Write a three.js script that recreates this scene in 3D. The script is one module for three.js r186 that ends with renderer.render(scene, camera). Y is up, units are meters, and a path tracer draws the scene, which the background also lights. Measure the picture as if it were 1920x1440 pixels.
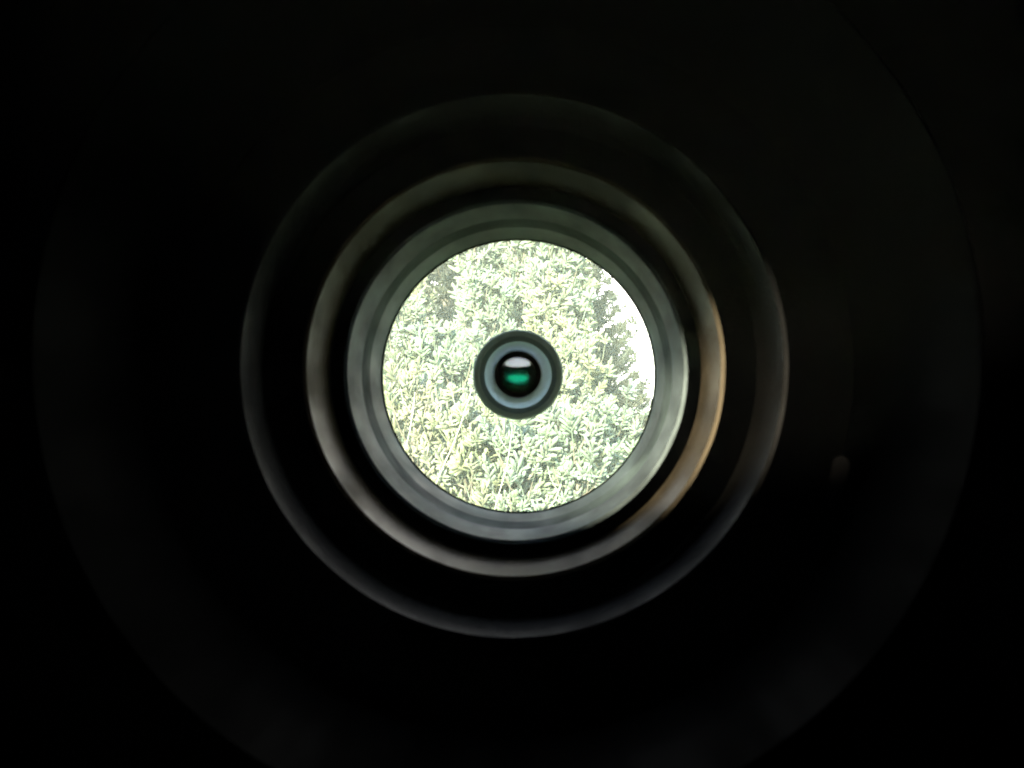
import * as THREE from 'three';
import { mergeGeometries } from 'three/addons/utils/BufferGeometryUtils.js';

// ---------------------------------------------------------------- camera, sky, sun, exposure
const scene = new THREE.Scene();
const H = 1.5;                                   // height of the telescope's axis above the ground
const F = 1544, CX = 960, CY = 720;              // the photograph's focal length and centre in its own pixels
const camera = new THREE.PerspectiveCamera(50, 4 / 3, 0.004, 400);
camera.position.set(0.0063, H - 0.0084, 0);
camera.rotation.set(27.7 / F, 43.7 / F, 0, 'YXZ');
camera.focus = 0.8;
camera.userData.fStop = 22;
scene.add(camera);
camera.updateMatrixWorld(true);

const SUN = new THREE.Vector3(-0.23, 0.305, 1).normalize();        // towards the sun
function skyTexture() {
  const w = 256, h = 128, d = new Float32Array(w * h * 4);
  for (let j = 0; j < h; j++) {
    const el = Math.max(0, ((j + 0.5) / h - 0.5) * Math.PI), t = Math.pow(Math.sin(el), 0.6);
    for (let i = 0; i < w; i++) {
      const c = 0.5 + 0.5 * Math.sin(i / w * Math.PI * 2 * 3 + Math.sin(el * 9) * 1.3) * Math.sin(el * 7 + 1);
      const k = (j * w + i) * 4, b = 0.92 + 0.16 * c;
      const az = (i + 0.5) / w * Math.PI * 2, cs = Math.cos(el) * Math.cos(az) * SUN.x + Math.sin(el) * SUN.y + Math.cos(el) * Math.sin(az) * SUN.z;
      const a = 0.5 * Math.exp(-Math.pow(Math.acos(Math.min(1, cs)) / 0.62, 2));      // the hazy bright sky round the sun
      d[k] = (0.46 - 0.27 * t) * b + a; d[k + 1] = (0.45 - 0.15 * t) * b + a * 0.82; d[k + 2] = (0.43 + 0.09 * t) * b + a * 0.55; d[k + 3] = 1;
    }
  }
  const s = new THREE.DataTexture(d, w, h, THREE.RGBAFormat, THREE.FloatType);
  s.mapping = THREE.EquirectangularReflectionMapping; s.magFilter = THREE.LinearFilter; s.wrapS = THREE.RepeatWrapping; s.needsUpdate = true;
  return s;
}
scene.background = skyTexture();
scene.environment = scene.background;
scene.fog = new THREE.FogExp2(new THREE.Color(0.81, 0.95, 0.73), 0.010);   // the pale air between the opening and the trees

const sun = new THREE.DirectionalLight(new THREE.Color(1.0, 0.90, 0.72), 5);
sun.target.position.set(0, 1, -6);
sun.position.copy(SUN).multiplyScalar(16).add(sun.target.position);
sun.castShadow = true; sun.shadow.radius = 8;
sun.shadow.mapSize.set(2048, 2048);
Object.assign(sun.shadow.camera, { left: -8, right: 8, top: 8, bottom: -8, near: 0.5, far: 50 });
scene.add(sun, sun.target);

const renderer = new THREE.WebGLRenderer({ antialias: true });
renderer.toneMapping = THREE.LinearToneMapping;
renderer.toneMappingExposure = 14.5;
renderer.shadowMap.enabled = true;

// ---------------------------------------------------------------- helpers
let seed = 20240611;
const rnd = () => { seed = (seed + 0x6d2b79f5) | 0; let t = Math.imul(seed ^ (seed >>> 15), 1 | seed); t = (t + Math.imul(t ^ (t >>> 7), 61 | t)) ^ t; return ((t ^ (t >>> 14)) >>> 0) / 4294967296; };
const rr = (a, b) => a + (b - a) * rnd();
const V = (x, y, z) => new THREE.Vector3(x, y, z);
const used = {};
function numbered(n) { const k = used[n] = (used[n] ?? -1) + 1; return k ? `${n}_${String(k).padStart(3, '0')}` : n; }
function thing(name, label, category, pos = [0, 0, 0], group) {
  const o = new THREE.Group(); o.name = numbered(name); o.position.set(...pos); scene.add(o);
  o.userData = { label, category }; if (group) o.userData.group = group;
  return o;
}
function part(name, geometry, material, parent, label) {
  const m = new THREE.Mesh(geometry, material); m.name = name; m.castShadow = m.receiveShadow = true; parent.add(m);
  if (label) m.userData.label = label;
  return m;
}
// the point that the photograph shows at pixel (x, y), at a distance d ahead
function at(x, y, d) { return V((x - CX) / F, -(y - CY) / F, -1).multiplyScalar(d).applyQuaternion(camera.quaternion).add(camera.position); }
// a closed ring turned about the telescope's axis: points are [radius, depth ahead of the camera]
function ring(points, seg = 128) {
  const g = new THREE.LatheGeometry([...points, points[0]].map(([r, d]) => new THREE.Vector2(r, -d)), seg);
  g.rotateX(Math.PI / 2);
  const out = g.toNonIndexed(); out.computeVertexNormals();
  // smooth round the axis, sharp along the profile
  const p = out.attributes.position, n = out.attributes.normal;
  for (let i = 0; i < p.count; i++) {
    const nz = n.getZ(i), nr = Math.sqrt(Math.max(0, 1 - nz * nz)), x = p.getX(i), y = p.getY(i), l = Math.hypot(x, y) || 1;
    const s = (n.getX(i) * x + n.getY(i) * y) >= 0 ? 1 : -1;
    n.setXYZ(i, s * nr * x / l, s * nr * y / l, nz);
  }
  return out;
}
const sleeve = (r, d0, d1, t = 0.0012) => ring([[r, d0], [r, d1], [r + t, d1], [r + t, d0]]);
const plate = (r0, r1, d, t = 0.0012) => ring([[r0, d], [r1, d], [r1, d + t], [r0, d + t]]);
const lin = (r, g, b) => new THREE.Color().setRGB(r, g, b);

function noise2(w, h, cells, seed0, stretch = 1) {      // tileable value noise, several octaves
  const out = new Float32Array(w * h); let amp = 0.5;
  const hash = (x, y, s) => { let n = Math.imul(x + 374761393 * s, 668265263) ^ Math.imul(y + 1274126177, 2246822519); n = Math.imul(n ^ (n >>> 13), 1274126177); return ((n ^ (n >>> 16)) >>> 0) / 4294967296; };
  for (let o = 0; o < 4; o++, amp *= 0.5) {
    const cx = cells << o, cy = Math.max(1, Math.round(cells * stretch)) << o;
    for (let j = 0; j < h; j++) for (let i = 0; i < w; i++) {
      const u = i / w * cx, v = j / h * cy, x0 = Math.floor(u), y0 = Math.floor(v), fx = u - x0, fy = v - y0;
      const sx = fx * fx * (3 - 2 * fx), sy = fy * fy * (3 - 2 * fy), x1 = (x0 + 1) % cx, y1 = (y0 + 1) % cy;
      const a = hash(x0, y0, seed0 + o), b = hash(x1, y0, seed0 + o), c = hash(x0, y1, seed0 + o), d = hash(x1, y1, seed0 + o);
      out[j * w + i] += amp * ((a + (b - a) * sx) * (1 - sy) + (c + (d - c) * sx) * sy);
    }
  }
  return out;
}
function wearTexture(seed0, lo, hi, cells = 10, stretch = 0.2) {
  const w = 512, h = 64, n = noise2(w, h, cells, seed0, stretch), d = new Uint8Array(w * h * 4);
  for (let i = 0; i < w * h; i++) { const v = Math.round(255 * (lo + (hi - lo) * Math.min(1, Math.max(0, (n[i] - 0.25) * 2)))); d[i * 4] = d[i * 4 + 1] = d[i * 4 + 2] = v; d[i * 4 + 3] = 255; }
  const t = new THREE.DataTexture(d, w, h); t.wrapS = t.wrapT = THREE.RepeatWrapping; t.magFilter = THREE.LinearFilter; t.needsUpdate = true;
  return t;
}
function paint(c, rough, seed0, spec = 0.5) {          // worn satin paint on the inner sleeves
  const m = new THREE.MeshPhysicalMaterial({ color: c, roughness: 1, metalness: 0, specularIntensity: spec });
  m.map = wearTexture(seed0, 0.3, 1.0, 30, 0.1); m.roughnessMap = wearTexture(seed0 + 7, rough * (seed0 > 30 ? 0.6 : 0.8), rough * 1.05, 34, 0.1);
  m.bumpMap = wearTexture(seed0 + 13, 0, 1, 60, 0.5); m.bumpScale = 0.00006;
  return m;
}
const M = {
  flock: new THREE.MeshPhysicalMaterial({ color: lin(0.00008, 0.00008, 0.00008), roughness: 1, specularIntensity: 0 }),
  shell: new THREE.MeshStandardMaterial({ color: lin(0.02, 0.02, 0.022), roughness: 0.5 }),
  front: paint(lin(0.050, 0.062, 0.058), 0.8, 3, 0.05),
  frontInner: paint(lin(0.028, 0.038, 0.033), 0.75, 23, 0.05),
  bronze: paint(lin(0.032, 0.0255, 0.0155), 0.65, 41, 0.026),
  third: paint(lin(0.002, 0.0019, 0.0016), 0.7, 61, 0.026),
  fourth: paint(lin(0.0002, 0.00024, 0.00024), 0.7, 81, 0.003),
};

// ---------------------------------------------------------------- the ground
{
  const g = new THREE.PlaneGeometry(300, 300, 60, 60); g.rotateX(-Math.PI / 2);
  const t = wearTexture(101, 0.5, 1, 24, 1); t.repeat.set(120, 120);
  const m = new THREE.Mesh(g, new THREE.MeshStandardMaterial({ color: lin(0.20, 0.26, 0.13), roughness: 1, map: t }));
  m.name = 'ground'; m.userData.kind = 'structure'; m.receiveShadow = true; scene.add(m);
}

// ---------------------------------------------------------------- the telescope, seen from inside
const scope = thing('telescope', 'black telescope tube seen from inside, its grey stepped rings round the bright opening', 'telescope', [0, H, 0]);
const D = 0.30;
{
  const R0 = 0.0494, RA = 0.0500, RB = 0.0515, R2 = 0.0567, R3 = 0.0663, R4 = 0.0832, R5 = 0.115;
  const dA = 0.276, dB = 0.2516, d2 = 0.225, d3 = 0.2007, d4 = 0.1427;
  part('retaining_ring', ring([[R0, D], [RA + 0.0012, D], [RA + 0.0012, D + 0.003], [R0 + 0.0006, D + 0.003]]), M.flock, scope, 'thin black ring at the edge of the bright opening');
  part('sleeve', sleeve(RA, dA + 0.003, D), M.frontInner, scope, 'dark green grey sleeve next to the bright opening');
  part('step', ring([[RA, dA + 0.003], [RB, dA - 0.003], [RB + 0.001, dA - 0.003], [RA + 0.001, dA + 0.003]]), M.frontInner, scope);
  part('sleeve', sleeve(RB, dB, dA - 0.003), M.front, scope, 'grey sleeve, the brightest of the rings');
  part('baffle', plate(RB + 0.0002, R2 + 0.001, dB + 0.0005), M.flock, scope);
  part('sleeve', sleeve(R2, d2, dB), M.bronze, scope, 'olive brown sleeve, second ring out from the opening');
  part('baffle', plate(R2 + 0.0002, R3 + 0.001, d2 + 0.0005), M.flock, scope);
  part('sleeve', sleeve(R3, d3, d2), M.third, scope, 'dim grey sleeve, third ring out from the opening');
  part('baffle', plate(R3 + 0.0002, R4 + 0.001, d3 + 0.0005), M.flock, scope);
  part('sleeve', sleeve(R4, d4 + 0.0009, d3), M.fourth, scope, 'nearly black sleeve, widest faint ring');
  part('baffle', plate(R4 - 0.0004, R5 - 0.0002, d4 - 0.0004), M.flock, scope);
  part('sleeve', sleeve(R5, -0.02, d4), M.flock, scope);
  part('tube_shell', ring([[0.1175, -0.0225], [0.1175, D - 0.002], [RA + 0.0014, D - 0.002], [RA + 0.0014, D + 0.004], [0.1205, D + 0.004], [0.1205, -0.0225]]), M.shell, scope);
  const cl = new THREE.CapsuleGeometry(0.0021, 0.0085, 6, 14); cl.scale(1, 1, 0.4);
  const cp = at(1570, 905, 0.192), clip = part('clip', cl, new THREE.MeshPhysicalMaterial({ color: lin(0.0010, 0.00095, 0.0009), roughness: 1, specularIntensity: 0.01 }), scope, 'small dim grey clip on the dark wall at the lower right');
  clip.position.set(cp.x, cp.y - H, cp.z); clip.rotation.z = -0.2;
  // rear plate with a crescent gap above the camera
  const s = new THREE.Shape(); s.absarc(0, 0, 0.1174, 0, Math.PI * 2);
  const hole = new THREE.Path();
  hole.absellipse(-0.0066, 0.056, 0.060, 0.031, 0, Math.PI, false); hole.absellipse(-0.0066, 0.056, 0.060, 0.013, Math.PI, Math.PI * 2, false); hole.closePath(); s.holes.push(hole);
  const rp = new THREE.ExtrudeGeometry(s, { depth: 0.002, bevelEnabled: false, curveSegments: 48 }); rp.translate(0, 0, 0.0202);
  part('rear_plate', rp, M.flock, scope);
  // clear front plate that carries the lens holder
  const gp = new THREE.CircleGeometry(RA + 0.001, 96); gp.translate(0, 0, -(D + 0.0034));
  part('front_glass', gp, new THREE.MeshPhysicalMaterial({ color: lin(0.98, 1, 0.985), transmission: 1, thickness: 0, roughness: 0, ior: 1.1 }), scope);
}

// ---------------------------------------------------------------- lens in its stepped holder, in the middle of the opening
{
  const c = at(971, 702.5, 0.297);
  const t = thing('lens_holder', 'small round grey stepped holder with dark glossy lens in middle of bright opening', 'lens', [c.x, c.y, -(D + 0.0034)]);
  const ringAt = (pts, seg = 96) => ring(pts.map(([r, z]) => [r, -z]), seg);
  const grey = (r, g, b, tr) => new THREE.MeshPhysicalMaterial({ color: lin(r, g, b), roughness: 1, transmission: tr, thickness: 0, specularIntensity: 0.3 });
  part('outer_ring', ringAt([[0.0164, 0.0002], [0.0164, 0.005], [0.0158, 0.0062], [0.0140, 0.0068], [0.0140, 0.0058], [0.0154, 0.0050], [0.0156, 0.0002]]), grey(0.24, 0.275, 0.23, 0.55), t, 'dull green grey outer ring of the holder');
  part('groove', ringAt([[0.0140, 0.0056], [0.0122, 0.0034], [0.0122, 0.0024], [0.0140, 0.0046]]), grey(0.13, 0.155, 0.135, 0.5), t);
  part('cone', ringAt([[0.0124, 0.0030], [0.0120, 0.0038], [0.0089, 0.0112], [0.0083, 0.0116], [0.0083, 0.0104], [0.0112, 0.0036], [0.0116, 0.0026]]), grey(0.47, 0.54, 0.55, 0.55), t, 'paler blue grey sloping ring round the lens');
  part('lens_barrel', ringAt([[0.0083, 0.0104], [0.0078, 0.0104], [0.0078, 0.0066], [0.0001, 0.0066], [0.0001, 0.0060], [0.0083, 0.0060]]), M.flock, t);
  const cap = (R, a, bow, z, seg = 64) => {          // a spherical cap of radius a and curvature radius R
    const pts = []; for (let i = 0; i <= 14; i++) { const r = Math.max(1e-5, a * i / 14); pts.push(new THREE.Vector2(r, bow * (Math.sqrt(R * R - r * r) - Math.sqrt(R * R - a * a)))); }
    const g = new THREE.LatheGeometry(pts, seg); g.rotateX(Math.PI / 2); g.translate(0, 0, z); return g;
  };
  part('lens', cap(0.058, 0.0079, 1, 0.0102), new THREE.MeshPhysicalMaterial({ color: lin(0.9, 0.9, 0.95), transmission: 1, thickness: 0, roughness: 0.03, ior: 1.85 }), t);
  const inner = cap(0.036, 0.0066, -1, 0); inner.rotateX(-2.9 * Math.PI / 180); inner.translate(0, 0, 0.0078);
  part('inner_lens', inner, new THREE.MeshPhysicalMaterial({ color: lin(0.002, 0.105, 0.045), metalness: 1, roughness: 0.12 }), t, 'green coated inner lens surface');
}

// ---------------------------------------------------------------- thicket of young conifers beyond the opening
function finger(len, rad, seed0) {                    // one soft rounded shoot along +y, rough with needles
  const pts = [[0.35, 0], [0.75, 0.2], [1, 0.5], [0.95, 0.78], [0.6, 0.94], [0.04, 1]].map(([r, y]) => new THREE.Vector2(r * rad, y * len));
  const g = new THREE.LatheGeometry(pts, 6), p = g.attributes.position, col = new Float32Array(p.count * 3);
  for (let i = 0; i < p.count; i++) {
    const x = p.getX(i), y = p.getY(i), z = p.getZ(i), a = Math.round((Math.atan2(z, x) / Math.PI + 1) * 3) % 6;
    const k = 1 + 0.28 * Math.sin(a * 2.4 + y / len * 9 + seed0);
    p.setXYZ(i, x * k, y, z * k);
    const f = 0.55 + 0.45 * Math.min(1, y / len * 1.4); col.set([f, f, f * (0.9 + 0.1 * f)], i * 3);   // new growth is paler at its tip
  }
  g.deleteAttribute('uv'); g.setAttribute('color', new THREE.BufferAttribute(col, 3)); g.computeVertexNormals();
  return g;
}
function sprigGeometry(v) {
  const parts = [], L = 0.19;
  const st = new THREE.CylinderGeometry(0.002, 0.0042, L, 5, 1); st.translate(0, L / 2, 0); st.deleteAttribute('uv');
  st.setAttribute('color', new THREE.BufferAttribute(new Float32Array(st.attributes.position.count * 3).fill(0.62), 3)); parts.push(st);
  const n = [13, 12, 15, 8][v];
  for (let i = 0; i < n; i++) {                        // two star shaped tufts, a feathery spray and an open fan of long shoots
    const w = (i + 0.5) / n, u = [0.55 + 0.3 * w, 0.7 + 0.2 * w, w, 0.4 + 0.5 * w][v];
    const len = [rr(0.05, 0.08), rr(0.055, 0.075), rr(0.035, 0.08) * (1.2 - 0.5 * u), rr(0.07, 0.10)][v], g = finger(len, rr(0.0070, 0.0108), i * 1.7 + v);
    const tilt = [rr(0.5, 1.7), rr(0.4, 1.5), rr(0.5, 1.2) * (1.1 - 0.5 * u), rr(0.3, 0.95)][v], az = i * 2.4 + rr(-0.6, 0.6);
    g.rotateZ(-tilt); g.rotateY(az); g.translate(0, u * L, 0); parts.push(g);
  }
  const tip = finger(0.06, 0.011, v); tip.translate(0, L - 0.01, 0); parts.push(tip);
  return mergeGeometries(parts.map((g) => g.index ? g.toNonIndexed() : g));
}
const SPRIGS = [0, 1, 2, 3].map(sprigGeometry);
const leafMat = new THREE.MeshPhysicalMaterial({ color: 0xffffff, vertexColors: true, roughness: 0.7, transmission: 0.4, thickness: 0, specularIntensity: 0.4 });
const barkMat = new THREE.MeshStandardMaterial({ color: lin(0.10, 0.095, 0.065), roughness: 0.95, map: wearTexture(131, 0.5, 1, 8, 1) });
const stalkMat = new THREE.MeshStandardMaterial({ color: lin(0.20, 0.22, 0.16), roughness: 0.85, map: wearTexture(141, 0.7, 1, 8, 1) });

function limb(points, r0, r1, seg = 10) {
  const c = new THREE.CatmullRomCurve3(points), g = new THREE.TubeGeometry(c, seg, 1, 6, false), p = g.attributes.position;
  for (let i = 0; i <= seg; i++) {
    const o = c.getPointAt(i / seg), r = r0 + (r1 - r0) * i / seg;
    for (let j = 0; j <= 6; j++) { const k = i * 7 + j; p.setXYZ(k, o.x + (p.getX(k) - o.x) * r, o.y + (p.getY(k) - o.y) * r, o.z + (p.getZ(k) - o.z) * r); }
  }
  return g;
}
const Y = V(0, 1, 0);
// a conifer: trunk from its foot to its top, boughs that leave it and rise, sprigs along every bough
function conifer(name, label, group, top, lean, o) {
  const t = thing(name, label, 'tree', [top.x + lean, 0, top.z], group);
  const h = top.y, foot = V(0, 0, 0), tip = V(-lean, h, 0);
  const bend = V(rr(-0.03, 0.03), 0, rr(-0.03, 0.03));
  const mid = foot.clone().lerp(tip, 0.5).add(bend);
  part('trunk', limb([foot, mid, tip], 0.012 + 0.010 * h, 0.004, 14), barkMat, t);
  const curve = new THREE.CatmullRomCurve3([foot, mid, tip]);
  const spots = [];
  const put = (p, dir, s) => {
    const q = new THREE.Quaternion().setFromUnitVectors(Y, dir.clone().normalize()).multiply(new THREE.Quaternion().setFromAxisAngle(Y, rr(0, 6.28)));
    spots.push([new THREE.Matrix4().compose(p, q, V(s, s, s))]);
  };
  const nb = o.boughs;
  for (let i = 0; i < nb; i++) {
    const u = Math.pow((i + 0.5) / nb, o.heap ?? 1), yv = o.low + (1 - o.low) * u * 0.97, base = curve.getPoint(yv), az = i * 2.39996 + rr(-0.4, 0.4);
    const reach = o.spread * Math.pow(1 - u, o.shape) * rr(o.even ?? 0.8, 2 - (o.even ?? 0.85)) + 0.045;
    const out = V(Math.cos(az), 0, Math.sin(az)), rise = o.rise * reach * rr(0.8, 1.2) + 0.04;
    const p1 = base.clone().addScaledVector(out, reach * 0.5).add(V(0, rise * 0.25, 0)), p2 = base.clone().addScaledVector(out, reach).add(V(0, rise, 0));
    const cv = new THREE.CatmullRomCurve3([base, p1, p2]);
    part('bough', limb([base, p1, p2], 0.005 + 0.006 * reach, 0.002, 6), barkMat, t);
    const ns = Math.max(2, Math.round(reach / o.step));
    for (let k = 0; k <= ns; k++) {
      const f = 0.12 + 0.88 * k / ns, p = cv.getPoint(f), tg = cv.getTangent(f);
      const side = V(-out.z, 0, out.x);
      for (let m = 0; m < (k === ns ? 1 : 2); m++) {
        const d = tg.clone().multiplyScalar(0.8).addScaledVector(side, k === ns ? 0 : (m ? 1 : -1) * rr(0.3, 0.9)).add(V(rr(-0.2, 0.2), rr(0.2, 1.0), rr(-0.3, 0.3)));
        put(p, d, o.size * rr(0.6, 1.35) * (1.05 - 0.2 * f));
      }
    }
  }
  for (let k = 0; k < 5; k++) put(curve.getPoint(0.92 + 0.02 * k), V(rr(-0.4, 0.4), 1, rr(-0.4, 0.4)), o.size);
  // each quarter of the sprigs takes its own variant
  for (let v = 0; v < 4; v++) {
    const mine = spots.filter((_, i) => i % 4 === v), im = new THREE.InstancedMesh(SPRIGS[v], leafMat, mine.length);
    im.name = 'foliage'; im.userData.kind = 'stuff'; im.castShadow = im.receiveShadow = true;
    mine.forEach(([m], i) => { im.setMatrixAt(i, m); const b = rr(0.8, 1.2); im.setColorAt(i, lin(o.color[0] * b * rr(0.92, 1.08), o.color[1] * b, o.color[2] * b * rr(0.88, 1.12))); });
    t.add(im);
  }
  return t;
}
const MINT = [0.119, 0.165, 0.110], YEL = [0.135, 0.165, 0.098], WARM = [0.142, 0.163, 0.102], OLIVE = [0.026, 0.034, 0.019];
const tall = { boughs: 110, low: 0.12, spread: 0.75, shape: 0.8, rise: 0.35, step: 0.085, size: 0.85 };
const plume = { boughs: 46, low: 0.3, spread: 0.18, shape: 0.5, rise: 1.2, step: 0.13, size: 0.82 };
const bush = { boughs: 34, low: 0.25, spread: 0.24, shape: 0.45, rise: 0.8, step: 0.14, size: 0.8 };
const BACK = 'tall shaded conifers at the back of the thicket', MID = 'upright conifers in the middle of the thicket', FRONT = 'low conifers in front of the thicket';
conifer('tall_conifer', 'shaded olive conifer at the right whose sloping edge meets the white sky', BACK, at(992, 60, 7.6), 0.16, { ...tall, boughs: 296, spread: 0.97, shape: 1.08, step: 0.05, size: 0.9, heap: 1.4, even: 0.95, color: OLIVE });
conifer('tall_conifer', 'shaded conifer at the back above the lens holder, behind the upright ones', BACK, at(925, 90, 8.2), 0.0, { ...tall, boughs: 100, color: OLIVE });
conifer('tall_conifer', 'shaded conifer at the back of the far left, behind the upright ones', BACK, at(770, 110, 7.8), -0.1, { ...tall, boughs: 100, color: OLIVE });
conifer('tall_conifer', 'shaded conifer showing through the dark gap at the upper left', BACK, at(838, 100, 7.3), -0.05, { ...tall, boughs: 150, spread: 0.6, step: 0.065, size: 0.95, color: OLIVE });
conifer('conifer', 'yellow green upright conifer at the upper left edge of the opening', MID, at(779, 400, 5.9), -0.06, { ...plume, spread: 0.10, color: YEL });
conifer('conifer', 'pale green narrow conifer right of the dark gap at the upper left', MID, at(894, 340, 5.7), -0.03, { ...plume, spread: 0.06, color: MINT });
conifer('conifer', 'pale green upright conifer straight above the lens holder', MID, at(968, 330, 5.8), -0.01, { ...plume, color: MINT });
conifer('conifer', 'mint green conifer with loose finger like shoots at the upper right', MID, at(1030, 360, 5.6), 0.04, { ...plume, spread: 0.2, step: 0.1, boughs: 70, size: 0.95, color: MINT });
conifer('conifer', 'yellow green slender conifer right of the lens holder, beside the shaded slope', MID, at(1062, 470, 5.8), 0.1, { ...plume, color: YEL });
conifer('conifer', 'short yellow green conifer touching the right side of the lens holder', MID, at(1025, 560, 5.3), 0.04, { ...plume, color: YEL });
conifer('conifer', 'pale green conifer whose tip reaches the upper left of the lens holder', MID, at(905, 560, 5.2), -0.02, { ...plume, color: MINT });
conifer('low_conifer', 'mint green low conifer at the left edge, level with the lens holder', FRONT, at(752, 590, 4.9), -0.06, { ...bush, color: MINT });
conifer('low_conifer', 'mint green low conifer between the left edge and the lens holder', FRONT, at(822, 665, 4.8), -0.05, { ...bush, color: MINT });
conifer('low_conifer', 'warm cream green low conifer at the lower left edge', FRONT, at(775, 745, 4.2), -0.06, { ...bush, color: WARM });
conifer('low_conifer', 'mint green low conifer just below left of the lens holder', FRONT, at(868, 690, 4.5), -0.03, { ...bush, color: MINT });
conifer('low_conifer', 'pale yellow low conifer at the bottom between the two long stalks', FRONT, at(875, 810, 4.0), -0.02, { ...bush, color: YEL });
conifer('low_conifer', 'mint green low conifer straight below the lens holder', FRONT, at(955, 745, 4.4), 0, { ...bush, color: MINT });
conifer('low_conifer', 'mint green low conifer at the very bottom of the opening', FRONT, at(975, 850, 3.9), 0.01, { ...bush, color: MINT });
conifer('low_conifer', 'yellow green low conifer below and right of the lens holder', FRONT, at(1035, 720, 4.5), 0.03, { ...bush, color: YEL });
conifer('low_conifer', 'yellow green low conifer far right, at the foot of the shaded slope', FRONT, at(1078, 660, 4.9), 0.08, { ...bush, color: YEL });
conifer('low_conifer', 'bright low conifer at the right edge below the white sky', FRONT, at(1150, 800, 4.6), 0.1, { ...bush, color: MINT });
conifer('low_conifer', 'mint green low conifer at the bottom right of the opening', FRONT, at(1080, 820, 4.0), 0.05, { ...bush, color: MINT });

// thin pale bare stalks that stand before the low conifers
function stalk(label, a, b, d) {
  const p0 = at(...a, d), p1 = at(...b, d), dir = p1.clone().sub(p0), foot = p0.clone().addScaledVector(dir, p0.y / -dir.y);
  const t = thing('bare_stalk', label, 'stalk', [foot.x, 0, foot.z], 'thin pale stalks among the low conifers');
  const top = p1.clone().sub(foot), low = p0.clone().sub(foot), midp = low.clone().lerp(top, 0.5).add(V(0.012, 0, 0.01));
  part('stem', limb([V(0, 0, 0), low, midp, top], 0.0038, 0.002, 18), stalkMat, t);
  const q = low.clone().lerp(top, 0.72);
  part('twig', limb([q, q.clone().add(V(-0.03, 0.05, 0.02)), q.clone().add(V(-0.045, 0.11, 0.02))], 0.0017, 0.0008, 6), stalkMat, t);
}
stalk('pale bare stalk at the far left, rising steeply near the tube edge', [752, 872], [778, 735], 3.7);
stalk('long pale bare stalk running from lower left up to the lens holder', [818, 905], [885, 728], 3.6);
stalk('pale bare stalk straight below the lens holder', [930, 945], [960, 805], 3.65);
stalk('short curved pale stalk at the bottom right of the opening', [1030, 950], [1052, 908], 3.6);

renderer.render(scene, camera);
